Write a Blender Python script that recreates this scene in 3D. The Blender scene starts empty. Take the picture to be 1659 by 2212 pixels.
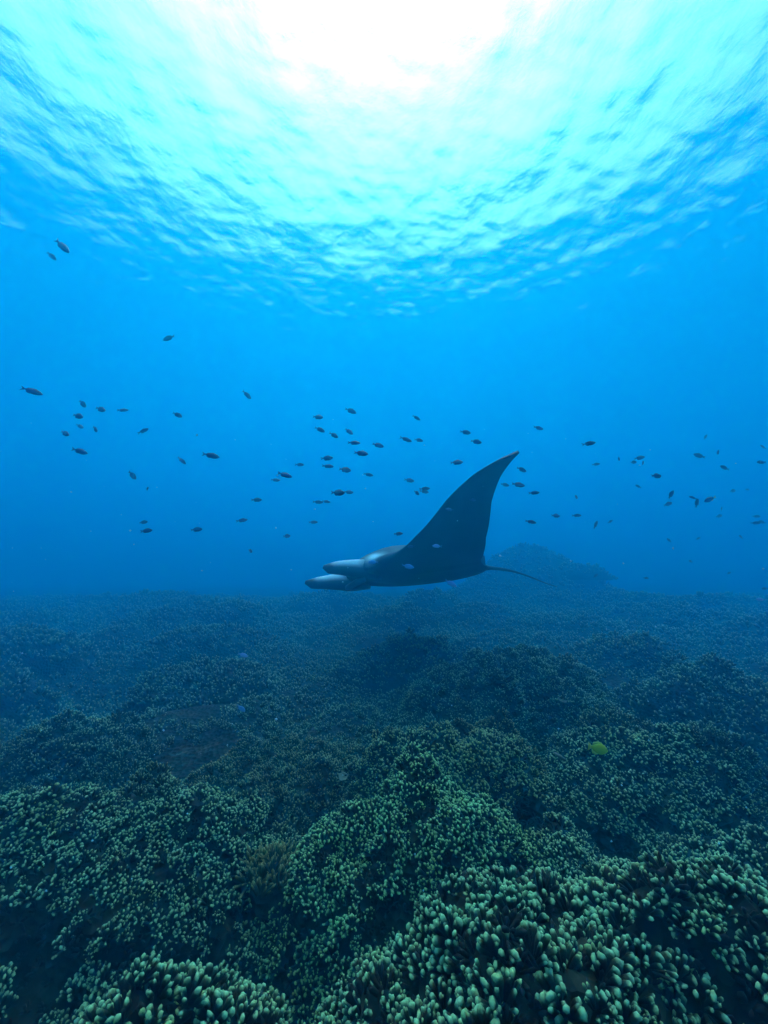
import bpy, math
import numpy as np
from mathutils import Matrix, Vector

# ------------------------------------------------------------------ camera, sky, sun, exposure
sc = bpy.context.scene
COL = sc.collection
CAM_Z = 1.1                       # eye height above the seabed, metres
PITCH = math.radians(8.86)        # tilted up a little
FOC = 860.0                       # focal length in pixels of a 1659 x 2212 picture
DEPTH = 9.5                       # from the camera up to the water surface

cam = bpy.data.cameras.new('camera')
cam_ob = bpy.data.objects.new('camera', cam)
COL.objects.link(cam_ob)
cam.sensor_fit = 'VERTICAL'
cam.sensor_height = 24.0
cam.lens = 24.0 * FOC / 2212.0
cam.clip_start = 0.02
cam.clip_end = 600.0
cam_ob.location = (0, 0, CAM_Z)
cam_ob.rotation_euler = (math.pi / 2 + PITCH, 0, 0)
sc.camera = cam_ob

SUN_EL = 68.0
world = bpy.data.worlds.new('World')
sc.world = world
world.use_nodes = True
wn = world.node_tree
sky = wn.nodes.new('ShaderNodeTexSky')
sky.sky_type = 'NISHITA'
sky.sun_disc = False
sky.sun_elevation = math.radians(SUN_EL)
sky.sun_rotation = math.radians(-3)
sky.dust_density = 6.0
sky.ozone_density = 0.3
wn.links.new(sky.outputs[0], wn.nodes['Background'].inputs[0])
wn.nodes['Background'].inputs[1].default_value = 0.15

sun = bpy.data.lights.new('sun', 'SUN')
sun.energy = 0.6
sun.angle = math.radians(40)      # veiled sun
sun.color = (1.0, 0.97, 0.92)
sun_ob = bpy.data.objects.new('sun', sun)
COL.objects.link(sun_ob)
sun_ob.location = (0, 20, 40)
sun_ob.rotation_euler = (math.radians(-(90 - SUN_EL)), 0, math.radians(3))

sc.view_settings.view_transform = 'Standard'
sc.view_settings.look = 'None'
sc.view_settings.exposure = 1.85
sc.view_settings.gamma = 1.0
sc.view_settings.use_curve_mapping = False
sc.cycles.use_denoising = True
sc.cycles.max_bounces = 14
sc.cycles.volume_bounces = 4
sc.cycles.transmission_bounces = 8
sc.cycles.diffuse_bounces = 2
sc.cycles.sample_clamp_indirect = 6.0
sc.cycles.use_adaptive_sampling = False

# ------------------------------------------------------------------ helpers
rng = np.random.default_rng(11)

def tag(o, label=None, cat=None, group=None, kind=None):
    if label: o['label'] = label
    if cat: o['category'] = cat
    if group: o['group'] = group
    if kind: o['kind'] = kind
    return o

def mesh_data(name, V, faces, mat, attrs=None, smooth=True):
    """V (n,3); faces: list of (k,m) index arrays with m corners each."""
    me = bpy.data.meshes.new(name)
    V = np.asarray(V, np.float32)
    if not isinstance(faces, list): faces = [faces]
    faces = [np.asarray(f, np.int32) for f in faces if len(f)]
    loops = np.concatenate([f.ravel() for f in faces])
    sizes = np.concatenate([np.full(len(f), f.shape[1], np.int32) for f in faces])
    starts = np.concatenate([[0], np.cumsum(sizes)[:-1]]).astype(np.int32)
    me.vertices.add(len(V)); me.vertices.foreach_set('co', V.ravel())
    me.loops.add(len(loops)); me.loops.foreach_set('vertex_index', loops)
    me.polygons.add(len(sizes)); me.polygons.foreach_set('loop_start', starts)
    me.update(calc_edges=True)
    if smooth: me.polygons.foreach_set('use_smooth', np.ones(len(sizes), bool))
    for k, a in (attrs or {}).items():
        at = me.attributes.new(k, 'FLOAT', 'POINT'); at.data.foreach_set('value', np.asarray(a, np.float32))
    me.materials.append(mat)
    return me

def obj(name, me, parent=None):
    o = bpy.data.objects.new(name, me)
    COL.objects.link(o)
    if parent is not None: o.parent = parent
    return o

def empty(name, loc=(0, 0, 0)):
    o = bpy.data.objects.new(name, None); COL.objects.link(o); o.location = loc
    o.empty_display_size = 0.1
    return o

def grid_faces(nu, nv, wrap_v=False):
    idx = np.arange(nu * nv).reshape(nu, nv)
    if wrap_v:
        a = idx; b = np.roll(idx, -1, 1)
        return np.stack([a[:-1], b[:-1], b[1:], a[1:]], -1).reshape(-1, 4)
    return np.stack([idx[:-1, :-1], idx[:-1, 1:], idx[1:, 1:], idx[1:, :-1]], -1).reshape(-1, 4)

def vnoise(p, seed=0):
    """smooth value noise in [-1,1] for points (n,3)"""
    p = np.asarray(p, np.float64)
    i = np.floor(p).astype(np.int64); f = p - i; f = f * f * (3 - 2 * f)
    def h(ix, iy, iz):
        n = (ix * 374761393 + iy * 668265263 + iz * 2147483647 + seed * 1274126177) & 0xffffffff
        n = ((n ^ (n >> 13)) * 1274126177) & 0xffffffff
        n = (n ^ (n >> 16)) & 0xffffff
        return n / 0x7fffff - 1.0
    r = 0
    for dx in (0, 1):
        for dy in (0, 1):
            for dz in (0, 1):
                w = (f[..., 0] if dx else 1 - f[..., 0]) * (f[..., 1] if dy else 1 - f[..., 1]) * (f[..., 2] if dz else 1 - f[..., 2])
                r = r + w * h(i[..., 0] + dx, i[..., 1] + dy, i[..., 2] + dz)
    return r

def fbm(p, oct=4, seed=0):
    a, s, r = 1.0, 1.0, 0
    for k in range(oct):
        r = r + a * vnoise(np.asarray(p) * s, seed + k); a *= .5; s *= 2.03
    return r

def pixel_dir(px, py):
    """direction of a picture point, 1659 x 2212 scale, per metre of optical depth"""
    x = (px - 829.5) / FOC; up = (1106.0 - py) / FOC
    return np.array([x, math.cos(PITCH) - math.sin(PITCH) * up, math.sin(PITCH) + math.cos(PITCH) * up])

def at(px, py, depth):
    return np.array([0, 0, CAM_Z]) + depth * pixel_dir(px, py)

# ------------------------------------------------------------------ materials
def new_mat(name):
    m = bpy.data.materials.new(name); m.use_nodes = True
    return m, m.node_tree, m.node_tree.nodes['Principled BSDF']

def ramp(nt, stops):
    r = nt.nodes.new('ShaderNodeValToRGB')
    e = r.color_ramp.elements
    while len(e) < len(stops): e.new(0.5)
    for k, (p, c) in enumerate(stops):
        e[k].position = p; e[k].color = (*c, 1)
    return r

def coral_mat(name, deep, mid, tip, hue_noise=0.5):
    m, nt, b = new_mat(name)
    at_ = nt.nodes.new('ShaderNodeAttribute'); at_.attribute_name = 'tip'
    geo = nt.nodes.new('ShaderNodeNewGeometry')
    n1 = nt.nodes.new('ShaderNodeTexNoise'); n1.inputs['Scale'].default_value = 5.0; n1.inputs['Detail'].default_value = 4
    n2 = nt.nodes.new('ShaderNodeTexNoise'); n2.inputs['Scale'].default_value = 160.0; n2.inputs['Detail'].default_value = 2
    nt.links.new(geo.outputs['Position'], n1.inputs['Vector']); nt.links.new(geo.outputs['Position'], n2.inputs['Vector'])
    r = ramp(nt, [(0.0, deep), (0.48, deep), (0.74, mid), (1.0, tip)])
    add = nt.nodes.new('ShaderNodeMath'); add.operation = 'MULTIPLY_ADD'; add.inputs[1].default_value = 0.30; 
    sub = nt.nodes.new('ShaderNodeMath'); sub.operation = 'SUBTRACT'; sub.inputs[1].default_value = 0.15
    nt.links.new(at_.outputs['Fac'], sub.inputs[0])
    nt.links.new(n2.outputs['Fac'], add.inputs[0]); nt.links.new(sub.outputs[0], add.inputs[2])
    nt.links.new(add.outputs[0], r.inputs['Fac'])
    # patches of browner, algae-covered colony
    r2 = ramp(nt, [(0.36, (1.0, 0.80, 0.45)), (0.5, (1, 1, 1)), (0.66, (0.75, 1.0, 0.95))])
    nt.links.new(n1.outputs['Fac'], r2.inputs['Fac'])
    mix = nt.nodes.new('ShaderNodeMix'); mix.data_type = 'RGBA'; mix.blend_type = 'MULTIPLY'; mix.inputs['Factor'].default_value = hue_noise
    nt.links.new(r.outputs['Color'], mix.inputs['A']); nt.links.new(r2.outputs['Color'], mix.inputs['B'])
    nt.links.new(mix.outputs['Result'], b.inputs['Base Color'])
    b.inputs['Roughness'].default_value = 0.75
    b.inputs['Specular IOR Level'].default_value = 0.2
    bump = nt.nodes.new('ShaderNodeBump'); bump.inputs['Strength'].default_value = 0.5; bump.inputs['Distance'].default_value = 0.004
    nt.links.new(n2.outputs['Fac'], bump.inputs['Height']); nt.links.new(bump.outputs[0], b.inputs['Normal'])
    return m

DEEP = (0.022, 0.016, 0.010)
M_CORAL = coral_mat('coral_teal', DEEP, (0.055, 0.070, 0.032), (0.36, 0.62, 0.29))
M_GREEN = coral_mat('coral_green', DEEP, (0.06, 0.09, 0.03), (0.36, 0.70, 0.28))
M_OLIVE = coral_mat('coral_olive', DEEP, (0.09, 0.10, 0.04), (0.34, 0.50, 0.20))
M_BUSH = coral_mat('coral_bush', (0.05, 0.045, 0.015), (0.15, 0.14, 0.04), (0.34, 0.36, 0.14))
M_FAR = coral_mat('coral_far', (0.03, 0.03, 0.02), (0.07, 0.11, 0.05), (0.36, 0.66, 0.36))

def rock_mat():
    m, nt, b = new_mat('reef_rock')
    geo = nt.nodes.new('ShaderNodeNewGeometry')
    n = nt.nodes.new('ShaderNodeTexNoise'); n.inputs['Scale'].default_value = 9.0; n.inputs['Detail'].default_value = 8
    v = nt.nodes.new('ShaderNodeTexVoronoi'); v.inputs['Scale'].default_value = 34.0
    nt.links.new(geo.outputs['Position'], n.inputs['Vector']); nt.links.new(geo.outputs['Position'], v.inputs['Vector'])
    r = ramp(nt, [(0.3, (0.014, 0.010, 0.007)), (0.5, (0.030, 0.024, 0.014)), (0.72, (0.060, 0.058, 0.032))])
    nt.links.new(n.outputs['Fac'], r.inputs['Fac']); nt.links.new(r.outputs['Color'], b.inputs['Base Color'])
    bump = nt.nodes.new('ShaderNodeBump'); bump.inputs['Strength'].default_value = 0.9; bump.inputs['Distance'].default_value = 0.02
    nt.links.new(v.outputs['Distance'], bump.inputs['Height']); nt.links.new(bump.outputs[0], b.inputs['Normal'])
    b.inputs['Roughness'].default_value = 0.95
    b.inputs['Specular IOR Level'].default_value = 0.1
    return m
M_ROCK = rock_mat()

# ------------------------------------------------------------------ water surface
def build_water():
    m, nt, b = new_mat('water_surface')
    b.inputs['Base Color'].default_value = (1, 1, 1, 1)
    b.inputs['Transmission Weight'].default_value = 1.0
    b.inputs['IOR'].default_value = 1.333
    b.inputs['Roughness'].default_value = 0.03
    tc = nt.nodes.new('ShaderNodeNewGeometry')
    mp = nt.nodes.new('ShaderNodeMapping'); mp.inputs['Scale'].default_value = (1.0, 0.7, 1.0); mp.inputs['Rotation'].default_value = (0, 0, math.radians(-18))
    n = nt.nodes.new('ShaderNodeTexNoise'); n.inputs['Scale'].default_value = 7.0; n.inputs['Detail'].default_value = 6; n.inputs['Roughness'].default_value = 0.62
    nt.links.new(tc.outputs['Position'], mp.inputs['Vector']); nt.links.new(mp.outputs[0], n.inputs['Vector'])
    bump = nt.nodes.new('ShaderNodeBump'); bump.inputs['Strength'].default_value = 1.0; bump.inputs['Distance'].default_value = 0.013
    nt.links.new(n.outputs['Fac'], bump.inputs['Height']); nt.links.new(bump.outputs[0], b.inputs['Normal'])
    xs = np.concatenate([-13 - np.geomspace(.1, 62, 40)[::-1], np.arange(-13, 13.01, .08), 13 + np.geomspace(.1, 62, 40)])
    ys = np.concatenate([-2 - np.geomspace(.1, 73, 40)[::-1], np.arange(-2, 15.01, .08), 15 + np.geomspace(.1, 60, 40)])
    X, Y = np.meshgrid(xs, ys); Z = np.zeros_like(X)
    r = np.random.default_rng(3)
    for i in range(80):
        lam = .22 * (14 ** r.random()); a = r.normal(0.25, 0.95); k = 2 * math.pi / lam
        Z += .0012 * lam ** 0.75 / .6 * np.sin(k * (X * math.cos(a) + Y * math.sin(a)) + r.random() * 6.283)
    Z = np.clip(Z, -.35, .35)
    V = np.stack([X, Y, Z + CAM_Z + DEPTH], -1).reshape(-1, 3)
    o = obj('water_surface', mesh_data('water_surface', V, grid_faces(len(ys), len(xs)), m))
    tag(o, 'rippled water surface seen from below, bright where the sky shows through', None, None, 'structure')
build_water()

# ------------------------------------------------------------------ the water itself: even blue haze
def build_haze():
    SS = (0.0006, 0.056, 0.097)     # scattered per metre
    SA = (0.150, 0.050, 0.012)     # absorbed per metre
    D = max(s + a for s, a in zip(SS, SA)) / .999
    cc = [s / D for s in SS]
    ac = [(1 - min(1.0, (a / D) / (1 - c))) ** 2 for a, c in zip(SA, cc)]
    m = bpy.data.materials.new('haze'); m.use_nodes = True
    nt = m.node_tree; nt.nodes.clear()
    out = nt.nodes.new('ShaderNodeOutputMaterial'); pv = nt.nodes.new('ShaderNodeVolumePrincipled')
    pv.inputs['Density'].default_value = D
    pv.inputs['Color'].default_value = (*cc, 1)
    pv.inputs['Absorption Color'].default_value = (*ac, 1)
    pv.inputs['Anisotropy'].default_value = 0.64
    nt.links.new(pv.outputs[0], out.inputs['Volume'])
    x, z0, z1 = 78, -2.2, CAM_Z + DEPTH + .6
    V = [(a, b, c) for a in (-x, x) for b in (-x, x) for c in (z0, z1)]
    F = [(0, 1, 3, 2), (4, 6, 7, 5), (0, 4, 5, 1), (2, 3, 7, 6), (0, 2, 6, 4), (1, 5, 7, 3)]
    o = obj('haze', mesh_data('haze', V, np.array(F), m, smooth=False))
    tag(o, 'blue sea water filling the whole scene like haze', None, None, 'stuff')
build_haze()

# ------------------------------------------------------------------ seabed
def seabed_z(x, y):
    x = np.asarray(x, float); y = np.asarray(y, float)
    p = np.stack([x, y, np.zeros_like(x)], -1)
    z = .16 * fbm(p * .7 + 3.1, 3, 5) + .05 * fbm(p * 3.1, 3, 9) - .03 - .16 / (1 + np.exp((y - 2.9) * 3.0))
    z = z + .22 * (1 / (1 + np.exp(-(y - 7.5) * .8)))                      # the reef flat rises with distance
    z = z + 1.86 * np.exp(-((x - 5.1) / 2.1) ** 2 - ((y - 14.0) / 2.2) ** 2)  # the distant hill
    z = z - .35 * np.exp(-((x + 3.2) / 1.5) ** 2 - ((y - 4.4) / 1.3) ** 2)   # hollows
    z = z - .22 * np.exp(-((x + .9) / .5) ** 2 - ((y - .85) / .3) ** 2)
    return z

def build_seabed():
    xs = np.concatenate([-9 - np.geomspace(.2, 66, 24)[::-1], np.arange(-9, 9.01, .10), 9 + np.geomspace(.2, 66, 24)])
    ys = np.concatenate([-1 - np.geomspace(.2, 74, 24)[::-1], np.arange(-1, 14.01, .10), 14 + np.geomspace(.2, 61, 24)])
    X, Y = np.meshgrid(xs, ys); Z = seabed_z(X, Y)
    V = np.stack([X, Y, Z], -1).reshape(-1, 3)
    o = obj('seabed', mesh_data('seabed', V, grid_faces(len(ys), len(xs)), M_ROCK))
    tag(o, 'dark rocky seabed under the coral', None, None, 'structure')
build_seabed()

# ------------------------------------------------------------------ coral: finger clusters
def finger(p0, p1, r, sides, lod, rg, pointed=False):
    """one stubby finger from p0 to p1; returns verts, quads, tris, tip values"""
    d = p1 - p0; L = np.linalg.norm(d); d = d / L
    a = np.cross(d, [0.3, 0.9, 0.2]); a /= np.linalg.norm(a); b = np.cross(d, a)
    if lod == 0:
        prof = [(0, .60, 0.05), (.70, 1.0, .60), (.93, .80, .92)]
    elif lod == 1:
        prof = [(0, .65, .05), (.72, 1.0, .68)]
    else:
        prof = [(.1, .75, .25), (.74, 1.0, .72)]
    if pointed:
        prof = [(0, .8, .1), (.5, .85, .45), (.8, .7, .8), (.95, .4, .95)]
    ang = np.arange(sides) * 2 * math.pi / sides + rg.random() * 6
    V, T = [], []
    asp = rg.uniform(.7, 1.4)
    for t, rr, tv in prof:
        j = rg.uniform(.76, 1.24, sides)
        ring = p0 + d * (L * t) + r * rr * j[:, None] * (np.cos(ang)[:, None] * a * asp + np.sin(ang)[:, None] * b / asp)
        V.append(ring); T += [tv] * sides
    V.append(p1[None]); T.append(1.0)
    V = np.concatenate(V); n = len(prof)
    Q = grid_faces(n, sides, True) if n > 1 else np.zeros((0, 4), int)
    top = (n - 1) * sides + np.arange(sides)
    tri = np.stack([top, (n - 1) * sides + (np.arange(sides) + 1) % sides, np.full(sides, n * sides)], -1)
    return V, Q, tri, np.array(T)

def make_cluster(lod, seed, R=.034, pointed=False, n=None):
    rg = np.random.default_rng(seed)
    n = n or int(rg.integers(13, 23))
    if lod == 2: n = 7
    Vs, Qs, Ts, tv = [], [], [], []; off = 0
    ga = 2.39996
    sx = rg.uniform(.75, 1.3)
    for k in range(n):
        th = math.radians(76) * math.sqrt((k + .4) / n) + rg.normal(0, .07)
        ph = k * ga + rg.normal(0, .35)
        dd = np.array([math.sin(th) * math.cos(ph) * sx, math.sin(th) * math.sin(ph) / sx, math.cos(th) * .9])
        Lk = R * rg.uniform(.80, 1.14)
        r = R * rg.choice([rg.uniform(.08, .12), rg.uniform(.12, .18)]) * (1.3 if lod == 2 else 1)
        p0 = dd * Lk * .30 - np.array([0, 0, R * .35]); p1 = dd * Lk
        if pointed: r *= .72; p1 = dd * Lk * 1.15
        v, q, t, tt = finger(p0, p1, r, (6, 5, 4)[lod], lod, rg, pointed)
        Vs.append(v); Qs.append(q + off); Ts.append(t + off); tv.append(tt); off += len(v)
        if lod == 0 and rg.random() < .62:          # a side lobe budding off the finger
            s = rg.normal(0, 1, 3); s -= dd * s.dot(dd) / dd.dot(dd); s /= np.linalg.norm(s)
            v, q, t, tt = finger(p0 + (p1 - p0) * .45, p0 + (p1 - p0) * rg.uniform(.78, .95) + s * r * 1.25, r * .72, 5, 1, rg)
            Vs.append(v); Qs.append(q + off); Ts.append(t + off); tv.append(tt); off += len(v)
    return np.concatenate(Vs), np.concatenate(Qs), np.concatenate(Ts), np.concatenate(tv)

NV = 14
CLUSTERS = [[make_cluster(l, 100 * l + s) for s in range(NV)] for l in range(3)]

def frames(N, rz, sc_, tilt=None):
    """rotation matrices (n,3,3) with z axis along N, spun by rz, scaled"""
    N = N / np.linalg.norm(N, axis=1, keepdims=True)
    h = np.where(np.abs(N[:, 2:3]) > .95, [[1.0, 0, 0]], [[0, 0, 1.0]])
    A = np.cross(h, N); A /= np.linalg.norm(A, axis=1, keepdims=True); B = np.cross(N, A)
    c, s = np.cos(rz)[:, None], np.sin(rz)[:, None]
    return np.stack([A * c + B * s, -A * s + B * c, N], -1) * sc_[:, None, None]

def join_clusters(P, M, var, lod):
    Vs, Qs, Ts, tv = [], [], [], []; off = 0
    for v in range(NV):
        for l in range(3):
            k = np.where((var == v) & (lod == l))[0]
            if not len(k): continue
            cv, q, t, tt = CLUSTERS[l][v]; n = len(cv)
            W = np.einsum('kij,nj->kni', M[k], cv) + P[k][:, None]
            o = off + np.arange(len(k))[:, None, None] * n
            Vs.append(W.reshape(-1, 3)); Qs.append((q[None] + o).reshape(-1, 4)); Ts.append((t[None] + o).reshape(-1, 3)); tv.append(np.tile(tt, len(k)))
            off += n * len(k)
    return np.concatenate(Vs), np.concatenate(Qs), np.concatenate(Ts), np.concatenate(tv)

def thin(P, dmin):
    """keep points no closer than dmin (per-point array)"""
    keep = []; cell = {}; g = float(dmin.max())
    for i in range(len(P)):
        c = (int(P[i, 0] // g), int(P[i, 1] // g), int(P[i, 2] // g)); ok = True
        for a in (-1, 0, 1):
            for b in (-1, 0, 1):
                for e in (-1, 0, 1):
                    for j in cell.get((c[0] + a, c[1] + b, c[2] + e), ()):
                        if (P[i, 0] - P[j, 0]) ** 2 + (P[i, 1] - P[j, 1]) ** 2 + (P[i, 2] - P[j, 2]) ** 2 < dmin[i] * dmin[i]:
                            ok = False; break
                    if not ok: break
                if not ok: break
            if not ok: break
        if ok:
            keep.append(i); cell.setdefault(c, []).append(i)
    return np.array(keep, int)

CAMP = np.array([0, 0, CAM_Z])
VAR_MESH = {}
def variant_mesh(v, mat):
    key = (v, mat.name)
    if key not in VAR_MESH:
        cv, q, t, tt = CLUSTERS[0][v]
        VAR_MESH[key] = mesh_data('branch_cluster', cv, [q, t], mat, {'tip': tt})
    return VAR_MESH[key]

ELL = []     # footprints of the mounds, to keep the seabed's own growth out of them

def scale_for(dist):
    return np.interp(dist, [0, 1.0, 1.6, 2.4, 5, 9, 15], [1.05, 1.05, .88, 1.0, 1.8, 3.2, 4.6])

def build_mound(label, x, y, top, rx, ry, mat, parts=0, cover=0.75, rot=0.0, seed=0, group=None, lumps=.16, name='coral_mound'):
    base = float(seabed_z(np.array([x]), np.array([y]))[0]) - .16
    H = top - base
    sc_m = float(scale_for(math.hypot(x, y)))
    nr, na = (40, 110) if y < 2.4 else ((24, 64) if y < 4.5 else (14, 36))
    rho = np.linspace(0, 1, nr) ** .8; an = np.arange(na) * 2 * math.pi / na
    RR, AA = np.meshgrid(rho, an, indexing='ij')
    px = np.cos(AA) * RR; py = np.sin(AA) * RR
    q = np.stack([px * rx, py * ry, np.zeros_like(px)], -1)
    edge = 1 + .22 * fbm(np.stack([np.cos(AA) * 1.4, np.sin(AA) * 1.4, np.full_like(AA, seed * 3.7)], -1), 3, seed)
    lx, ly = px * rx * edge, py * ry * edge
    h = H * (1 - RR ** 2.6) ** .6
    lump = fbm(np.stack([lx, ly, np.full_like(lx, seed * 1.3)], -1) * 5.0, 3, seed + 40)
    h = h * (1 + lumps * lump * (1 - .3 * RR)) + .03 * lump
    knob = fbm(np.stack([lx * 8.5, ly * 8.5, np.full_like(lx, seed * 2.1)], -1), 2, seed + 140)
    h = h + .050 * np.clip(knob, -1.2, 1.0) * (RR < .97) * min(1.6, sc_m)
    bulge = 1 + .10 * fbm(np.stack([lx * 6, ly * 6, h * 7], -1), 2, seed + 7)
    lx, ly = lx * bulge, ly * bulge
    c, s = math.cos(rot), math.sin(rot)
    L = np.stack([c * lx - s * ly, s * lx + c * ly, h], -1).reshape(-1, 3)
    F = grid_faces(nr, na, True)
    o = obj(name, mesh_data(name, L, F, M_ROCK))
    o.location = (x, y, base)
    tag(o, label, 'coral', group)
    ELL.append((x, y, rx * .92, ry * .92, rot))
    # scatter clusters on the dome
    W = L + np.array([x, y, base])
    A, B, C_, D_ = (W[F[:, k]] for k in range(4))
    T0 = np.concatenate([np.stack([A, B, C_], 1), np.stack([A, C_, D_], 1)])
    cr = np.cross(T0[:, 1] - T0[:, 0], T0[:, 2] - T0[:, 0]); ar = np.linalg.norm(cr, axis=1) * .5
    good = ar > 1e-7; T0, cr, ar = T0[good], cr[good], ar[good]
    nrm = cr / (2 * ar[:, None]); nrm *= np.sign(nrm[:, 2:3] + 1e-6)
    rg = np.random.default_rng(seed + 500)
    d0 = math.hypot(x, y); sc0 = float(scale_for(d0)); sp = .035 * sc0
    n = int(ar.sum() / sp ** 2 * 2.6) + 20
    k = rg.choice(len(ar), n, p=ar / ar.sum()); u = rg.random((n, 2)); fl = u.sum(1) > 1; u[fl] = 1 - u[fl]
    P = T0[k, 0] + u[:, :1] * (T0[k, 1] - T0[k, 0]) + u[:, 1:] * (T0[k, 2] - T0[k, 0]); N = nrm[k]
    Q = P - np.array([x, y, base]); Q = np.stack([c * Q[:, 0] + s * Q[:, 1], -s * Q[:, 0] + c * Q[:, 1], np.full(len(P), seed * 2.1 / 8.5)], -1)
    msk = 1.9 * fbm(Q * 8.5, 2, seed + 140) + .5 * fbm(P * 3.0 + seed, 2, seed + 90) + 3.2 * (np.clip(N[:, 2], .3, .92) - .55) + 2.2 * ((P[:, 2] - base) / H - .6)
    ok = (msk > np.quantile(msk, 1 - cover)) & (P[:, 2] > seabed_z(P[:, 0], P[:, 1]) - .02)
    ok |= (rg.random(len(P)) < .035)
    toC = CAMP - P; dist = np.linalg.norm(toC, axis=1)
    ok &= ((N * toC).sum(1) / dist > -.45)           # the far side of the dome shows nothing here
    P, N, dist = P[ok], N[ok], dist[ok]
    kp = thin(P, np.full(len(P), sp)); P, N, dist = P[kp], N[kp], dist[kp]
    if not len(P): return o
    up = N * .55 + np.array([0, 0, .75]) + rg.normal(0, .12, N.shape)
    S = sc0 * rg.uniform(.8, 1.22, len(P)) * np.where(rg.random(len(P)) < .12, .65, 1)
    P = P + N * (rg.uniform(-.004, .020, len(P)) * sc0)[:, None]
    M = frames(up, rg.random(len(P)) * 6.283, S); var = rg.integers(0, NV, len(P))
    order = np.argsort(dist)
    if parts:
        vis = [i for i in order if P[i, 1] > .05 and abs(P[i, 0]) < 1.2 * P[i, 1] + .35][:parts]
        for i in vis:
            ch = obj('branch_cluster', variant_mesh(int(var[i]), mat), o)
            m4 = np.eye(4); m4[:3, :3] = M[i]; m4[:3, 3] = P[i] - np.array([x, y, base])
            ch.matrix_local = Matrix(m4.tolist())
        rest = np.setdiff1d(np.arange(len(P)), vis)
    else:
        rest = np.arange(len(P))
    if True:
        if not len(rest): rest = order[-1:]
        lod = np.where(dist[rest] < 1.5, 0, np.where(dist[rest] < 3.7, 1, 2))
        v, q4, t3, tt = join_clusters(P[rest] - np.array([x, y, base]), M[rest], var[rest], lod)
        SPU = .0345
        if d0 < 4.2:      # stunted brown fingers between the living heads, tips darkened to shade the gaps
            n2 = int(ar.sum() / (SPU * sc0) ** 2 * 4.5)
            k2 = rg.choice(len(ar), n2, p=ar / ar.sum()); u = rg.random((n2, 2)); fl = u.sum(1) > 1; u[fl] = 1 - u[fl]
            P2 = T0[k2, 0] + u[:, :1] * (T0[k2, 1] - T0[k2, 0]) + u[:, 1:] * (T0[k2, 2] - T0[k2, 0]); N2 = nrm[k2]
            tc = CAMP - P2; d2 = np.linalg.norm(tc, axis=1)
            o2 = ((N2 * tc).sum(1) / d2 > -.3) & (P2[:, 2] > seabed_z(P2[:, 0], P2[:, 1]) - .02)
            P2, N2, d2 = P2[o2], N2[o2], d2[o2]
            k2 = thin(P2, np.full(len(P2), SPU * sc0)); P2, N2, d2 = P2[k2], N2[k2], d2[k2]
            M2 = frames(N2 * .8 + np.array([0, 0, .5]) + rg.normal(0, .2, N2.shape), rg.random(len(P2)) * 6.283, sc0 * rg.uniform(.55, 1.0, len(P2)))
            v2, q2, t2, tt2 = join_clusters(P2 - np.array([x, y, base]), M2, rg.integers(0, NV, len(P2)), np.where(d2 < 1.05, 1, 2))
            nv = len(v); f = np.clip(.44 + .24 * fbm((v2 + seed) * 6.0, 2, 3), .22, .74)
            v = np.concatenate([v, v2]); q4 = np.concatenate([q4, q2 + nv]); t3 = np.concatenate([t3, t2 + nv]); tt = np.concatenate([tt, tt2 * f])
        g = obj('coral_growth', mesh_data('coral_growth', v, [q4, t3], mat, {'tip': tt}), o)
        g['kind'] = 'stuff'
    return o

build_mound('broad knobbly coral mound with pale tips, lowest and largest of the reef front', .44, .86, .455, .90, .37, M_CORAL, 300, .46, .08, 1)
build_mound('low coral ridge in front of the small bushy olive coral', -.46, .84, .33, .46, .25, M_CORAL, 220, .45, .3, 2)
build_mound('wide coral bank between the domed green mound and the lone hazy dome', -1.05, 1.55, .27, .95, .48, M_CORAL, 300, .44, .05, 3)
build_mound('bright green domed coral mound in the middle of the reef', .12, 1.54, .34, .52, .34, M_GREEN, 300, .50, 0, 4)
build_mound('coral slope running down beside the bright green dome', .76, 1.46, .13, .50, .32, M_CORAL, 200, .42, -.3, 5)
build_mound('olive and teal coral mound directly behind the bright green dome', .38, 2.10, .37, .58, .40, M_OLIVE, 200, .5, -.15, 6)
build_mound('teal coral ridge beside the yellow fish', 1.42, 2.20, .29, .72, .42, M_CORAL, 160, .48, -.1, 7)
build_mound('dim coral bank below the yellow fish', 1.45, 1.45, .16, .60, .36, M_CORAL, 160, .42, -.25, 8)
build_mound('lone dome of dim teal coral in front of a dark hollow', -1.85, 2.60, .17, .56, .42, M_CORAL, 0, .6, 0, 9)
build_mound('low dark coral hump between the lone dome and the olive mound', -.55, 2.45, .08, .60, .40, M_OLIVE, 0, .7, .1, 10)
build_mound('brownish coral hump with dark hollow in front, beyond the olive mound', .95, 3.25, .43, .95, .48, M_FAR, 0, .7, .05, 11)
build_mound('teal coral swell beyond the ridge beside the yellow fish', 2.45, 3.3, .28, .85, .55, M_FAR, 0, .75, -.1, 12)
build_mound('coral swell on the far rim of the dark hollow', -1.7, 4.0, .22, .8, .5, M_FAR, 0, .7, .05, 13)
build_mound('coral swell under the shadow of the manta ray', .3, 4.5, .34, .9, .6, M_FAR, 0, .7, .05, 14)

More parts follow.
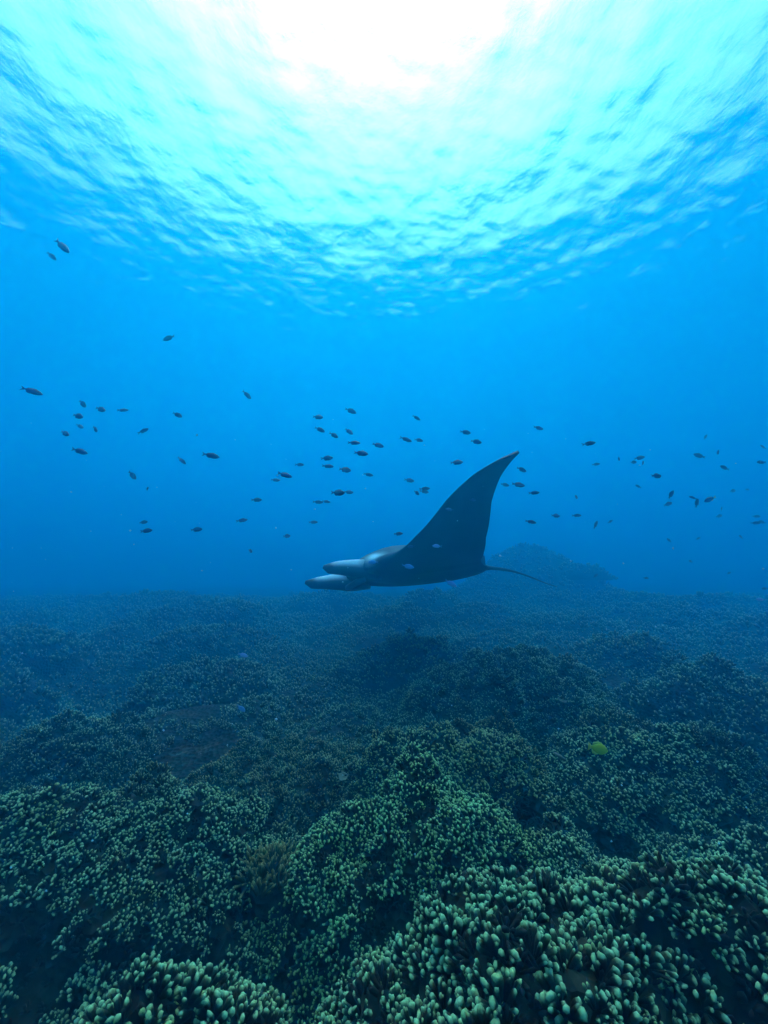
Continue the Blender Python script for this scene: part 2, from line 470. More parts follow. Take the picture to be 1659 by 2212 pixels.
# more mounds fading away over the reef flat
rm = np.random.default_rng(77)
spots = []
tries = 0
while len(spots) < 30 and tries < 4000:
    tries += 1
    yy = 3.8 + 9.0 * rm.random() ** 1.3; xx = rm.uniform(-1.15, 1.15) * yy
    rr = rm.uniform(.5, .95) * (1 + .05 * yy)
    if all(math.hypot(xx - a, (yy - b) * 1.3) > .8 * (rr + c) for a, b, c in spots) and all(math.hypot((xx - e[0]), (yy - e[1]) * 1.2) > rr * .8 + e[2] * .8 for e in ELL[:14]):
        spots.append((xx, yy, rr))
for k, (xx, yy, rr) in enumerate(spots):
    zt = float(seabed_z(np.array([xx]), np.array([yy]))[0]) + rm.uniform(.14, .36)
    far_w = 'half lost in haze' if yy < 6 else 'faint in the distant haze' if yy < 9 else 'barely showing through the farthest haze'
    side_w = 'on the side the manta swims toward' if xx < -.8 else 'beyond and below the manta' if xx < 1.6 else 'on the tail side of the manta'
    size_w = 'broad' if rr > .95 else 'small'
    build_mound(f'{size_w} coral mound {far_w}, {side_w}', xx, yy, zt, rr, rr * rm.uniform(.55, .75), M_FAR, 0, .75, rm.uniform(-.4, .4), 60 + k, 'coral mounds of the distant reef flat')

# growth on the seabed between the mounds
def build_cover():
    rg = np.random.default_rng(5)
    n = 150000
    y = .35 + 15.0 * rg.random(n) ** 1.35; x = rg.uniform(-1, 1, n) * (1.25 * y + .6)
    keep = np.ones(n, bool)
    for ex, ey, a, b, ro in ELL:
        dx, dy = x - ex, y - ey; c, s = math.cos(-ro), math.sin(-ro)
        keep &= ((c * dx - s * dy) / a) ** 2 + ((s * dx + c * dy) / b) ** 2 > 1
    x, y = x[keep], y[keep]
    P = np.stack([x, y, seabed_z(x, y)], -1); dist = np.linalg.norm(P - CAMP, axis=1)
    S0 = scale_for(np.hypot(x, y))
    msk = fbm(P * 1.9, 3, 31)
    k = msk > np.interp(dist, [0, 1.8, 3, 6], [.6, .3, -.1, -.6]); P, dist, S0 = P[k], dist[k], S0[k]
    k = thin(P, .047 * S0); P, dist, S0 = P[k], dist[k], S0[k]
    e = .05
    N = np.stack([-(seabed_z(P[:, 0] + e, P[:, 1]) - P[:, 2]) / e, -(seabed_z(P[:, 0], P[:, 1] + e) - P[:, 2]) / e, np.ones(len(P))], -1)
    N += rg.normal(0, .15, N.shape)
    M = frames(N, rg.random(len(P)) * 6.283, S0 * rg.uniform(.75, 1.25, len(P))); var = rg.integers(0, NV, len(P))
    lod = np.where(dist < 1.6, 0, np.where(dist < 3.5, 1, 2))
    v, q, t, tt = join_clusters(P + np.array([0, 0, .008]), M, var, lod)
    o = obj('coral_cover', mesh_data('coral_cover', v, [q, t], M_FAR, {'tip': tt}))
    tag(o, 'low finger coral carpeting the seabed between the mounds', None, None, 'stuff')
build_cover()

# small bushy coral with pointed branchlets
def build_bush():
    bpy.context.view_layer.update()            # follow the line of sight down to the coral it grows on
    dr = pixel_dir(592, 1905); hit, p = sc.ray_cast(bpy.context.evaluated_depsgraph_get(), Vector(CAMP + .05 * dr), Vector(dr).normalized())[:2]
    p = np.array(p) - .03 * dr; dep = float(p[1])
    BS = .78 * dep / 1.05
    root = empty('bushy_coral', p)
    root.scale = (BS,) * 3
    tag(root, 'small bushy olive coral with pointed upright branchlets', 'coral')
    rg = np.random.default_rng(8)
    for k in range(16):
        a = k * 2.4; r = .075 * math.sqrt(k / 16) 
        v, q, t, tt = make_cluster(0, 900 + k, .042, True, 17)
        b = obj('branch', mesh_data('branch', v, [q, t], M_BUSH, {'tip': tt}), root)
        b.location = (r * math.cos(a) * 1.25, r * math.sin(a), .062 - r * .5); b.rotation_euler = (-r * math.sin(a) * 7, r * math.cos(a) * 7, rg.random() * 6)
    v, q, t, tt = make_cluster(1, 950, .09, False, 10)
    n = 14; an = np.arange(n) * 2 * math.pi / n
    V = np.concatenate([np.stack([np.cos(an) * rr, np.sin(an) * rr * .85, np.full(n, z)], -1) for rr, z in ((.075, -.05), (.07, -.01), (.065, .02), (.045, .045))] + [np.array([[0, 0, .055]])])
    top = 3 * n + np.arange(n)
    obj('base', mesh_data('base', V, [grid_faces(4, n, True), np.stack([top, 3 * n + (np.arange(n) + 1) % n, np.full(n, 4 * n)], -1)], M_ROCK), root)
build_bush()

# a few small plate corals lying among the fingers
def build_plate(px, py, rad, tilt, col, label):
    bpy.context.view_layer.update()
    dr = pixel_dir(px, py); hit, p = sc.ray_cast(bpy.context.evaluated_depsgraph_get(), Vector(CAMP + .05 * dr), Vector(dr).normalized())[:2]
    p = np.array(p) - .022 * dr / np.linalg.norm(dr) + np.array([0, 0, .008])
    rg = np.random.default_rng(int(px)); n = 22; an = np.arange(n) * 2 * math.pi / n
    wob = 1 + .16 * np.sin(an * 2 + 1) + .08 * np.sin(an * 5 + rg.random() * 6)
    prof = [(.10, -.30), (.35, -.16), (.75, .02), (1.0, .16), (1.0, .22), (.72, .10), (.35, -.04)]
    V = np.concatenate([np.stack([np.cos(an) * r * wob, np.sin(an) * r * wob, np.full(n, z) + .04 * np.sin(an * 3)], -1) for r, z in prof] + [np.array([[0, 0, -.07]])]) * rad
    top = (len(prof) - 1) * n + np.arange(n)
    F = [grid_faces(len(prof), n, True), np.stack([top, (len(prof) - 1) * n + (np.arange(n) + 1) % n, np.full(n, len(prof) * n)], -1), np.arange(n)[::-1][None]]
    m, nt, b = new_mat('plate_coral'); nz = nt.nodes.new('ShaderNodeTexNoise'); nz.inputs['Scale'].default_value = 40
    r_ = ramp(nt, [(.3, tuple(c * .6 for c in col)), (.7, col)]); nt.links.new(nz.outputs['Fac'], r_.inputs['Fac']); nt.links.new(r_.outputs['Color'], b.inputs['Base Color']); b.inputs['Roughness'].default_value = .8
    o = obj('plate_coral', mesh_data('plate_coral', V, F, m)); o.location = p; o.rotation_euler = (math.radians(tilt), math.radians(rg.uniform(-15, 15)), rg.random() * 6)
    tag(o, label, 'coral')
build_plate(740, 1682, .024, 38, (.13, .20, .13), 'small pale round plate coral wedged beside the bright green dome')
build_plate(1215, 1516, .036, 12, (.10, .12, .07), 'thin tan plate coral on the slope beyond the olive and teal mound')
build_plate(1212, 1640, .036, 20, (.12, .14, .08), 'thin tan plate coral on the dark slope beside the yellow fish')

# ------------------------------------------------------------------ manta ray
def build_manta():
    def skin(name, col, rough=.5, spec=.35):
        m, nt, b = new_mat(name)
        a = nt.nodes.new('ShaderNodeAttribute'); a.attribute_name = 'pale'
        geo = nt.nodes.new('ShaderNodeTexCoord')
        n = nt.nodes.new('ShaderNodeTexNoise'); n.inputs['Scale'].default_value = 6; n.inputs['Detail'].default_value = 5
        nt.links.new(geo.outputs['Object'], n.inputs['Vector'])
        r = ramp(nt, [(0.3, (0.009, 0.017, 0.024)), (0.7, (0.018, 0.034, 0.044))])
        nt.links.new(n.outputs['Fac'], r.inputs['Fac'])
        mx = nt.nodes.new('ShaderNodeMix'); mx.data_type = 'RGBA'
        nt.links.new(a.outputs['Fac'], mx.inputs['Factor']); nt.links.new(r.outputs['Color'], mx.inputs['A']); mx.inputs['B'].default_value = (*col, 1)
        nt.links.new(mx.outputs['Result'], b.inputs['Base Color'])
        b.inputs['Roughness'].default_value = rough; b.inputs['Specular IOR Level'].default_value = spec
        return m
    M_SKIN = skin('manta_skin', (.50, .82, .88))
    root = empty('manta_ray')
    tag(root, 'large dark manta ray gliding over the reef with one wing raised', 'manta ray')
    UL = [0, .07, .11, .15, .20, .3, .5, .7, .85, .95, 1]
    LE = [.60, .62, .60, .54, .47, .40, .21, -.04, -.26, -.44, -.56]
    UT = [0, .05, .10, .16, .25, .37, .5, .7, .85, .95, 1]
    TE = [-.93, -.91, -.84, -.72, -.60, -.52, -.46, -.46, -.50, -.55, -.58]
    TH = ([0, .06, .12, .2, .32, .5, .75, .92, 1], [.185, .18, .155, .115, .07, .038, .018, .009, .003])
    b = 1.74; NS = 46; NC = 20
    def side(th_u, th_v):
        u = np.linspace(0, 1, NS + 1) ** 1.08
        th = np.interp(u, th_u, th_v); th = np.convolve(np.pad(th, 3, 'edge'), np.ones(7) / 7, 'valid')
        du = np.diff(u) * b
        yy = np.concatenate([[0], np.cumsum(np.cos(th[1:]) * du)]); zz = np.concatenate([[0], np.cumsum(np.sin(th[1:]) * du)])
        return u, th, yy, zz
    near = side([0, .1, .3, .65, 1], [0, 0, .06, .85, .12])
    far = side([0, .1, .3, .65, 1], [0, .05, .12, .14, .0])
    c = (1 - np.cos(np.linspace(0, math.pi, NC))) / 2
    prof = 5 * (.2969 * np.sqrt(c) - .126 * c - .3516 * c ** 2 + .2843 * c ** 3 - .1036 * c ** 4) / .5
    blunt = np.clip(1 - ((c - .38) / np.where(c < .38, .38, .62)) ** 2, 0, 1) ** .72
    rows, tvs = [], []
    def smooth_interp(u, a, v):
        return np.interp(u, a, v)
    def ring(u, th, y, z, s):
        le = smooth_interp(u, UL, LE) + .4 * max(u - .3, 0) ** 1.5; te = smooth_interp(u, UT, TE) + .4 * max(u - .3, 0) ** 1.5
        t = smooth_interp(u, *TH); k = max(0, 1 - u / .16)
        pr = prof * (1 - k) + blunt * k
        x = le + (te - le) * c
        up = t * pr * (1.0 + .55 * k); dn = -t * pr * .72
        xs = np.concatenate([x, x[-2:0:-1]]); hs = np.concatenate([up, dn[-2:0:-1]])
        camber = .02 * np.sin(math.pi * np.clip((le - xs) / (le - te + 1e-6), 0, 1)) * (u > .2)
        hs = hs + camber
        yy = s * (y - math.sin(th) * hs); zz = z + math.cos(th) * hs
        # pale shoulder patches on the back, pale cheeks beside the mouth
        top = np.concatenate([np.ones(NC), np.zeros(NC - 2)])
        w = np.exp(-(((xs - .43) / .075) ** 2 + ((u - .15) / .04) ** 2) * 1.2) * np.concatenate([np.ones(NC), np.zeros(NC - 2)])
        w2 = np.exp(-(((xs - .10) / .09) ** 2 + ((u - .12) / .06) ** 2)) * top * .22
        return np.stack([xs, yy, zz], -1), np.clip(np.maximum(w * 1.5, w2), 0, 1)
    for k in range(NS, 0, -1):
        r, p = ring(*(a[k] for a in far), -1); rows.append(r); tvs.append(p)
    for k in range(0, NS + 1):
        r, p = ring(*(a[k] for a in near), 1); rows.append(r); tvs.append(p)
    n = len(rows[0]); V = np.concatenate(rows); pv = np.concatenate(tvs)
    capA = np.arange(n)[None]; capB = ((len(rows) - 1) * n + np.arange(n))[::-1][None]
    body = obj('body', mesh_data('body', V, [grid_faces(len(rows), n, True)[:, ::-1], capA, capB], M_SKIN, {'pale': pv}), root)

    def tube(path, rad, flat, sides=12, up=np.array([0, 0, 1.0])):
        path = np.asarray(path, float); n_ = len(path); tang = np.gradient(path, axis=0); tang /= np.linalg.norm(tang, axis=1, keepdims=True)
        an = np.arange(sides) * 2 * math.pi / sides; R = []
        for i in range(n_):
            a = np.cross(up, tang[i]); a /= np.linalg.norm(a); bb = np.cross(tang[i], a)
            R.append(path[i] + rad[i] * (np.cos(an)[:, None] * a * flat[i] + np.sin(an)[:, None] * bb))
        V = np.concatenate(R)
        return V, [grid_faces(n_, sides, True), np.arange(sides)[::-1][None], ((n_ - 1) * sides + np.arange(sides))[None]]
    # rolled cephalic fins either side of the mouth
    for s in (1, -1):
        t = np.linspace(0, 1, 12)
        rad = np.interp(t, [0, .3, .6, .85, .95, 1], [.10, .10, .076, .056, .042, .016]); flat = np.interp(t, [0, .4, 1], [.5, .5, .75])
        ztop = (.085 + .015 * t - .05 * t ** 4) if s > 0 else (.075 - .06 * t - .04 * t ** 4)
        path = np.stack([.36 + (.54 if s > 0 else .66) * t, s * (.215 - .045 * t ** 2), ztop - rad], -1)
        V, F = tube(path, rad, flat)
        zc = np.repeat(path[:, 2], 12); rr = np.repeat(rad, 12); tt = np.repeat(t, 12)
        pale = np.clip((V[:, 2] - zc) / rr * 1.8 + .1, 0, 1) * np.interp(tt, [0, .25, .45, .78, .92], [0, .2, 1, .9, 0])
        obj('cephalic_fin', mesh_data('cephalic_fin', V, F, M_SKIN, {'pale': pale}), root)
        # eye on the side of the head
        sp = []
        for i in range(7):
            a = math.pi * i / 6
            for j in range(10):
                q = 2 * math.pi * j / 10; sp.append((.47 + .022 * math.sin(a) * math.cos(q), s * (.285 + .018 * math.cos(a)), .035 + .022 * math.sin(a) * math.sin(q)))
        m, nt, bs = new_mat('manta_eye'); bs.inputs['Base Color'].default_value = (.01, .01, .012, 1); bs.inputs['Roughness'].default_value = .15
        obj('eye', mesh_data('eye', np.array(sp), grid_faces(7, 10, True), m), root)
    # open mouth: lower lip bar and dark cavity between the fins
    t = np.linspace(0, 1, 15); a = (t - .5) * math.pi
    path = np.stack([.52 + .10 * np.cos(a), .21 * np.sin(a), -.095 - .035 * np.cos(a)], -1)
    V, F = tube(path, np.full(15, .03), np.full(15, 1.2), 10)
    obj('lower_lip', mesh_data('lower_lip', V, F, M_SKIN, {'pale': np.zeros(len(V))}), root)
    # gill covers under the throat are left dark; whip tail and small dorsal fin
    t = np.linspace(0, 1, 26)
    path = np.stack([-.86 - 1.0 * t, .05 * np.sin(t * 4), .03 - .22 * t + .02 * np.sin(t * 5)], -1)
    V, F = tube(path, np.interp(t, [0, .1, .4, 1], [.045, .022, .012, .004]), np.ones(26), 8)
    obj('tail', mesh_data('tail', V, F, M_SKIN, {'pale': np.zeros(len(V))}), root)
    pts = np.array([[-.74, .06], [-.86, .155], [-.93, .16], [-.92, .04]]); th = .012
    V = np.concatenate([np.stack([pts[:, 0], np.full(4, s * th), pts[:, 1]], -1) for s in (1, -1)])
    F = [np.array([[0, 1, 2, 3], [7, 6, 5, 4]] + [[i, i + 4, (i + 1) % 4 + 4, (i + 1) % 4] for i in range(4)])]
    obj('dorsal_fin', mesh_data('dorsal_fin', V, F, M_SKIN, {'pale': np.zeros(8)}, False), root)
    root.location = (.2502, 4.2142, 1.1214)
    root.scale = (1.0217,) * 3
    Rm = Matrix.Rotation(3.4649, 4, 'Z') @ Matrix.Rotation(.0254, 4, 'Y') @ Matrix.Rotation(.2046, 4, 'X')
    root.rotation_euler = Rm.to_euler()
build_manta()

# ------------------------------------------------------------------ fish
def fish_mat(name, back, belly, tail=None):
    m, nt, b = new_mat(name)
    tc = nt.nodes.new('ShaderNodeTexCoord'); sep = nt.nodes.new('ShaderNodeSeparateXYZ')
    nt.links.new(tc.outputs['Object'], sep.inputs[0])
    mr = nt.nodes.new('ShaderNodeMapRange'); mr.inputs['From Min'].default_value = -.2; mr.inputs['From Max'].default_value = .2
    nt.links.new(sep.outputs['Z'], mr.inputs['Value'])
    r = ramp(nt, [(.25, belly), (.7, back)]); nt.links.new(mr.outputs[0], r.inputs['Fac'])
    n = nt.nodes.new('ShaderNodeTexVoronoi'); n.inputs['Scale'].default_value = 34; nt.links.new(tc.outputs['Object'], n.inputs['Vector'])
    mx = nt.nodes.new('ShaderNodeMix'); mx.data_type = 'RGBA'; mx.blend_type = 'MULTIPLY'; mx.inputs['Factor'].default_value = .35
    nt.links.new(r.outputs['Color'], mx.inputs['A']); nt.links.new(n.outputs['Distance'], mx.inputs['B'])
    nt.links.new(mx.outputs['Result'], b.inputs['Base Color'])
    b.inputs['Roughness'].default_value = .45
    return m
def plain_mat(name, col, rough=.5):
    m, nt, b = new_mat(name); b.inputs['Base Color'].default_value = (*col, 1); b.inputs['Roughness'].default_value = rough
    return m
M_FISH = fish_mat('damselfish', (.014, .025, .11), (.05, .075, .24))
M_FISHL = fish_mat('pale_lit_damselfish', (.16, .44, .85), (.22, .56, .92))  # damselfish colours lightened as if lit, seen against the dark manta
M_FIN = plain_mat('fish_fin', (.015, .025, .12))
M_FINL = plain_mat('pale_lit_fin', (.10, .30, .55))  # fins lightened to match the lit body colours
M_YEL = fish_mat('yellow_fish', (.95, .80, .02), (.85, .70, .02))
M_YFIN = plain_mat('yellow_fin', (.62, .55, .06))
M_WTAIL = plain_mat('white_tail', (.80, .78, .40))
M_EYE = plain_mat('fish_eye', (.01, .01, .01), .2)

def fish_body(hgt, wid, seed=0):
    """unit-length fish, nose at +x .5, tail root near -x .34"""
    X = np.array([.50, .485, .44, .37, .26, .12, -.02, -.14, -.24, -.31, -.35])
    H = np.array([.02, .16, .38, .62, .88, 1.0, .93, .74, .48, .27, .22]) * hgt / 2
    W = np.array([.05, .22, .50, .78, 1.0, 1.0, .85, .62, .38, .2, .1]) * wid / 2
    n = 12; an = np.arange(n) * 2 * math.pi / n
    zc = np.interp(X, [-.35, 0, .5], [.02, 0, -.02])
    V = np.concatenate([np.stack([np.full(n, X[i]), np.cos(an) * W[i], zc[i] + np.sin(an) * H[i]], -1) for i in range(len(X))])
    F = [grid_faces(len(X), n, True)[:, ::-1], np.arange(n)[None], ((len(X) - 1) * n + np.arange(n))[::-1][None]]
    return V, F
def plate(pts, th):
    """thin solid fin: outline in x,z, thickest along the middle"""
    pts = np.asarray(pts, float); n = len(pts)
    V = np.concatenate([np.stack([pts[:, 0], np.full(n, s * th), pts[:, 1]], -1) for s in (1, -1)])
    F = [np.arange(n)[None], (np.arange(n)[::-1] + n)[None], np.array([[i, i + n, (i + 1) % n + n, (i + 1) % n] for i in range(n)])]
    return V, F
def ball(c, r):
    V = []
    for i in range(5):
        a = math.pi * i / 4
        for j in range(8):
            q = 2 * math.pi * j / 8; V.append((c[0] + r * math.sin(a) * math.cos(q), c[1] + r * .5 * math.cos(a), c[2] + r * math.sin(a) * math.sin(q)))
    return np.array(V), [grid_faces(5, 8, True)]

def fish_kit(h, w, mb, mf, mt, kind='damsel'):
    kit = [('body', mesh_data('fish_body', *fish_body(h, w), mb))]
    if kind == 'damsel':
        kit.append(('tail_fin', mesh_data('tail_fin', *plate([(-.33, .045), (-.42, .085), (-.56, .15), (-.47, .03), (-.45, .01), (-.47, -.03), (-.54, -.12), (-.42, -.06), (-.33, -.02)], .008), mt)))
        kit.append(('dorsal_fin', mesh_data('dorsal_fin', *plate([(.22, h * .40), (.14, h * .56), (0, h * .55), (-.12, h * .47), (-.26, h * .38), (-.24, h * .18), (0, h * .40)], .007), mf)))
        kit.append(('anal_fin', mesh_data('anal_fin', *plate([(.0, -h * .42), (-.08, -h * .52), (-.18, -h * .46), (-.28, -h * .30), (-.22, -h * .2)], .007), mf)))
    else:
        kit.append(('tail_fin', mesh_data('tail_fin', *plate([(-.33, .07), (-.40, .13), (-.50, .17), (-.48, 0), (-.48, -.17), (-.40, -.11), (-.33, -.05)], .008), mt)))
        kit.append(('dorsal_fin', mesh_data('dorsal_fin', *plate([(.24, h * .40), (.10, h * .60), (-.10, h * .62), (-.28, h * .50), (-.31, h * .15), (0, h * .42)], .007), mf)))
        kit.append(('anal_fin', mesh_data('anal_fin', *plate([(.06, -h * .46), (-.06, -h * .60), (-.24, -h * .52), (-.31, -h * .15), (-.1, -h * .4)], .007), mf)))
    for s in (1, -1):
        kit.append(('eye', mesh_data('fish_eye', *ball((.385, s * w * .36, .05 * h / .42), .022), M_EYE)))
    return kit
KIT = {'dark': fish_kit(.40, .17, M_FISH, M_FIN, M_FIN), 'slim': fish_kit(.33, .15, M_FISH, M_FIN, M_FIN), 'pale': fish_kit(.38, .16, M_FISHL, M_FINL, M_FINL),
       'yellow': fish_kit(.47, .17, M_YEL, M_YFIN, M_YFIN, 'deep'), 'wtail': fish_kit(.40, .17, M_FISH, M_WTAIL, M_WTAIL)}
FR = np.random.default_rng(21)

def place_fish(px, py, length, head, tilt, depth, kit, label, group, yaw=None, simple=False, cat='fish'):
    """length in metres; head 'R' or 'L' = which way the nose points; tilt = nose up in degrees"""
    p = at(px, py, depth)
    p[2] = max(p[2], .12)
    yw = FR.uniform(-22, 22) if yaw is None else yaw
    dx = 1 if head == 'R' else -1
    d = np.array([dx * math.cos(math.radians(yw)) * math.cos(math.radians(tilt)), math.sin(math.radians(yw)) * math.cos(math.radians(tilt)), math.sin(math.radians(tilt))])
    X = Vector(d); Zv = Vector((0, 0, 1)) if abs(d[2]) < .97 else Vector((-dx, 0, .2))
    Yv = Zv.cross(X).normalized(); Zv = X.cross(Yv)
    R = Matrix((X, Yv, Zv)).transposed().to_4x4()
    R = R @ Matrix.Rotation(math.radians(FR.uniform(-10, 10)), 4, 'X')
    root = empty('reef_fish', p)
    root.rotation_euler = R.to_euler(); root.scale = (length,) * 3
    tag(root, label, cat, group)
    for nm, me in KIT[kit]:
        if simple and nm == 'eye': continue
        obj(nm, me, root)
    return root

FN = FOC * 2500 / 1659
L_OPEN = 'small dark blue fish swimming nose-first in open water above the reef'
G_OPEN = 'school of small dark fish in open water'
L_TURN = 'small dark blue fish turned end-on, showing a short rounded shape'
L_BACK = 'small dark blue fish heading the opposite way to the school'
L_STEEP = 'small dark blue fish pointing steeply nose-up in open water'
L_FAR = 'tiny faint blue fish almost lost in the distant haze'

def crop_fish(o, s, rows, far=False):
    for (cx, cy, ln, hd, tl) in rows:
        nx, ny = o[0] + cx * s, o[1] + cy * s; nl = ln * s
        px, py = nx * 1659 / 2500, ny * 1659 / 2500
        if hd in 'rl':      # faint, far away
            dep = FR.uniform(6.2, 8.0); L = min(.17, max(.09, nl * dep / FN * 1.05))
            place_fish(px, py, L, hd.upper(), tl, dep, 'dark', L_FAR, 'faint fish in the distance', simple=True)
        elif hd == 'f':     # seen nearly end-on
            dep = FR.uniform(3.6, 4.6); L = .095
            fore = min(.9, nl * dep / FN / L)
            place_fish(px, py, L, 'R', tl, dep, 'dark', L_TURN, 'fish turned end-on', yaw=math.degrees(math.acos(max(.18, fore))) * FR.choice([-1, 1]))
        else:
            L = FR.uniform(.088, .108); yw = FR.uniform(-20, 20)
            dep = FN * L * math.cos(math.radians(yw)) / nl
            att = 'diving steeply' if tl < -22 else 'with nose slightly dipped' if tl < -6 else 'swimming level' if tl < 6 else 'with nose slightly raised'
            where = 'out ahead of the manta' if px < 480 else 'above the head of the manta' if px < 800 else 'above the back of the manta' if px < 1075 else 'behind the raised wing of the manta'
            size = 'larger' if nl > 42 else 'small'
            lab, grp = (f'{size} dark blue fish {att}, {where}', G_OPEN)
            if hd == 'L': lab, grp = L_BACK, 'fish heading against the school'
            if abs(tl) > 50: lab, grp = L_STEEP, 'fish pointing nose-up'
            place_fish(px, py, L, hd, tl, dep, 'slim' if FR.random() < .45 else 'dark', lab, grp, yaw=yw)

S1 = 900 / 1659; S3 = 850 / 1659
crop_fish((0, 1050), S1, [(1012, 93, 72, 'L', -17), (193, 412, 105, 'R', -12), (1482, 434, 70, 'R', -42), (497, 488, 68, 'R', -38), (605, 520, 74, 'R', -18), (738, 525, 64, 'R', 5),
    (1066, 554, 64, 'R', -25), (470, 561, 78, 'R', -15), (480, 622, 52, 'R', -25), (392, 665, 68, 'R', -25), (572, 640, 58, 'f', -35), (860, 650, 66, 'R', 30), (480, 772, 94, 'R', -15),
    (1268, 798, 98, 'R', -8), (1092, 829, 58, 'R', -40), (795, 917, 70, 'R', -42), (885, 997, 28, 'f', 5), (862, 1198, 52, 'R', 10), (880, 1249, 78, 'R', 8), (1180, 1242, 64, 'R', 8), (1452, 1187, 64, 'R', 12), (1503, 1370, 36, 'f', -10)])
crop_fish((800, 1250), S3, [(668, 171, 74, 'R', -18), (460, 210, 70, 'R', -10), (472, 290, 65, 'R', -18), (560, 325, 70, 'R', -30), (657, 302, 64, 'R', -38), (690, 374, 80, 'R', -3), (842, 389, 74, 'R', -15),
    (735, 440, 90, 'R', -8), (1085, 215, 58, 'R', -28), (1018, 352, 78, 'R', -12), (1100, 357, 58, 'R', 0), (1397, 307, 68, 'R', -8), (1465, 367, 66, 'R', -15), (1342, 498, 78, 'R', 3), (517, 471, 76, 'R', 6),
    (343, 513, 60, 'R', -3), (523, 522, 75, 'R', -5), (632, 545, 80, 'R', -12), (780, 576, 62, 'R', -6), (250, 578, 92, 'R', -14), (190, 610, 62, 'R', -6), (587, 691, 90, 'R', -4), (655, 687, 60, 'R', -3),
    (1040, 612, 64, 'R', -10), (1138, 665, 68, 'R', 5), (1135, 684, 58, 'R', -5), (1087, 692, 34, 'f', -30), (70, 736, 72, 'R', 0), (460, 750, 64, 'R', 0), (512, 747, 52, 'R', -5), (430, 878, 56, 'R', 3), (972, 951, 56, 'R', 4), (262, 966, 32, 'f', 10)])
crop_fish((950, 1450), S1, [(1380, 145, 64, 'R', -12), (1280, 236, 54, 'R', -5), (1360, 236, 74, 'R', -10), (1455, 284, 62, 'R', 5), (1435, 459, 60, 'R', -12)])
crop_fish((1600, 1300), S1, [(283, 172, 64, 'R', -5), (585, 265, 72, 'R', 8), (628, 389, 48, 'R', 8), (765, 356, 28, 'f', 0), (853, 377, 46, 'R', 10), (889, 351, 34, 'f', 0), (908, 382, 36, 'f', 35), (990, 459, 72, 'R', 5),
    (1246, 338, 60, 'L', 25), (1360, 317, 30, 'f', 0), (1285, 225, 30, 'r', 60), (1398, 410, 56, 'L', 25), (1078, 570, 52, 'R', 60), (1060, 628, 54, 'R', 20), (1208, 590, 46, 'L', 20), (1232, 622, 52, 'R', 75),
    (1448, 549, 46, 'r', 12), (1535, 541, 24, 'r', 0), (1380, 657, 28, 'r', 65), (1366, 700, 46, 'r', 15), (1585, 742, 46, 'r', 0), (1622, 736, 40, 'l', 20), (1590, 702, 40, 'r', 0), (880, 522, 28, 'l', 40), (508, 586, 36, 'f', 0), (386, 698, 56, 'R', 0),
    (512, 697, 56, 'R', 3), (625, 752, 52, 'R', 62), (713, 733, 28, 'r', 30), (1065, 845, 30, 'l', 50), (1240, 835, 26, 'r', 30), (1497, 825, 26, 'l', 40), (1195, 972, 30, 'l', 20), (625, 1058, 36, 'r', 40), (1425, 1042, 28, 'r', 25),
    (927, 1072, 20, 'r', 0), (1630, 285, 46, 'L', 25), (1618, 377, 60, 'L', 0), (1640, 1135, 34, 'l', 0)])
# the two high up on their own
q = at((100 + 345 * .3014) * .6636, (740 + 205 * .3014) * .6636, 2.1)
place_fish((100 + 345 * .3014) * .6636, (740 + 205 * .3014) * .6636, .105, 'R', -42, 2.15, 'slim', 'larger of two dark fish diving close together high under the surface', None, yaw=5)
place_fish((100 + 228 * .3014) * .6636, (740 + 312 * .3014) * .6636, .085, 'R', -38, 3.1, 'dark', 'smaller of two dark fish diving close together high under the surface', None, yaw=15)
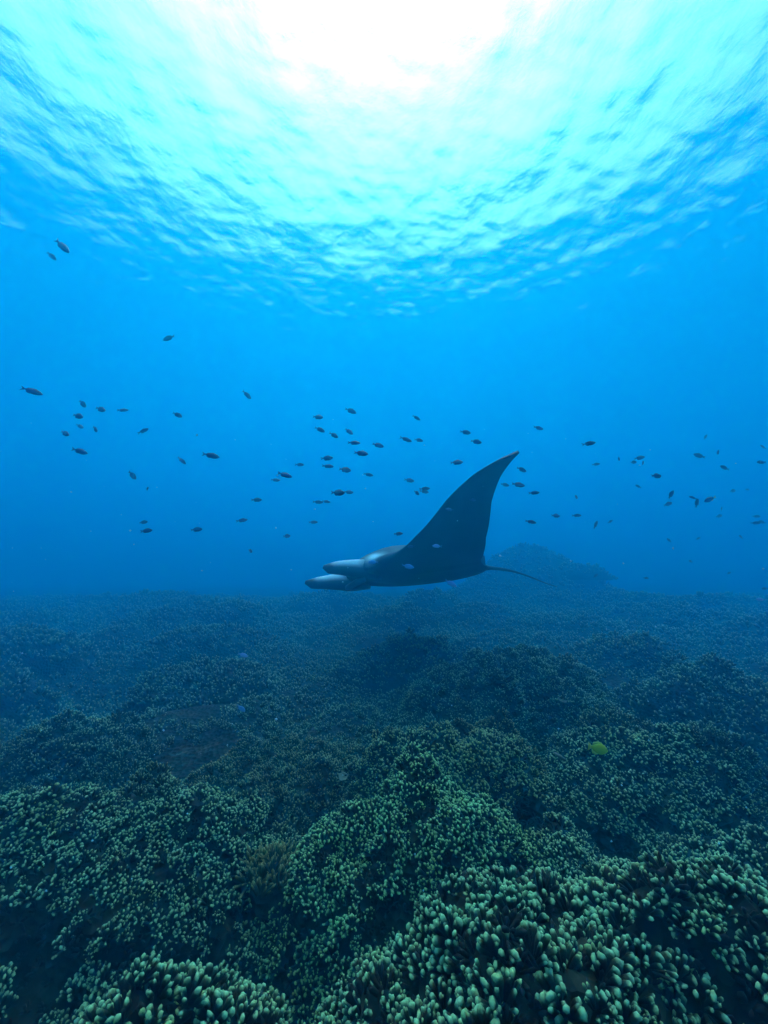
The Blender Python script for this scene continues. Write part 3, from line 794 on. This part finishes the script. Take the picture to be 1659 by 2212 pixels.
# fish in front of the manta
def manta_fish(cx, cy, ln, hd, tl, kit, label):
    nx, ny = 950 + cx * S1, 1450 + cy * S1; dep = 2.95
    place_fish(nx * .6636, ny * .6636, ln * S1 * dep / FN, hd, tl, dep, kit, label, None, yaw=FR.uniform(-12, 12))
manta_fish(697, 726, 74, 'R', -10, 'pale', 'bright pale blue fish in front of the middle of the manta')
manta_fish(955, 828, 78, 'R', -28, 'pale', 'bright pale blue fish with dipped nose at the lower edge of the manta')
manta_fish(870, 604, 58, 'L', 5, 'pale', 'dim blue fish in front of the root of the raised wing')
manta_fish(487, 700, 62, 'L', 3, 'pale', 'dim blue fish beside the head of the manta')
manta_fish(945, 385, 50, 'L', 10, 'dark', 'dark fish crossing the front edge of the raised manta wing')
manta_fish(640, 530, 52, 'R', 5, 'dark', 'dark fish just above the back of the manta')
manta_fish(715, 607, 46, 'L', 0, 'dark', 'dark fish against the back of the manta')
manta_fish(1085, 327, 40, 'R', 0, 'dark', 'dark fish in front of the upper part of the raised wing')
# over the coral
place_fish(1292, 1617, .092, 'R', -14, 1.65, 'yellow', 'bright yellow deep-bodied fish hovering over dark coral', None, yaw=8)
place_fish(525, 1415, .085, 'R', -18, 3.3, 'pale', 'violet blue fish low over the hazy coral', None, yaw=20)
place_fish(521, 1530, .07, 'R', -40, 2.55, 'pale', 'dull teal fish between the lone dome and the olive coral', None, yaw=30)
place_fish(1643, 1295, .09, 'L', 5, 4.2, 'pale', 'pale blue fish above the hazy edge of the reef', None, yaw=10)
place_fish((1600 + 1310 * S1) * .6636, (1300 + 600 * S1) * .6636, .10, 'L', -22, 3.6, 'wtail', 'dark fish with a pale yellow tail among the faint fish', None, yaw=15)

# drifting specks of plankton
def build_specks():
    rg = np.random.default_rng(44)
    V0 = np.array([(1, 0, 0), (-1, 0, 0), (0, 1, 0), (0, -1, 0), (0, 0, 1), (0, 0, -1)], float)
    F0 = np.array([(0, 2, 4), (2, 1, 4), (1, 3, 4), (3, 0, 4), (2, 0, 5), (1, 2, 5), (3, 1, 5), (0, 3, 5)])
    Vs, Fs = [], []
    for k in range(420):
        p = at(rg.uniform(-150, 1800), rg.uniform(900, 2000), rg.uniform(.7, 4.5))
        if p[2] < seabed_z(p[:1], p[1:2])[0] + .45: continue
        Fs.append(F0 + 6 * len(Vs)); Vs.append(p + V0 * rg.uniform(.5, 1.4, (6, 1)) * rg.choice([.0012, .0018, .003]))
    o = obj('plankton', mesh_data('plankton', np.concatenate(Vs), np.concatenate(Fs), plain_mat('plankton', (.22, .65, .80))))
    tag(o, 'tiny pale specks of plankton drifting in the water', None, None, 'stuff')
build_specks()
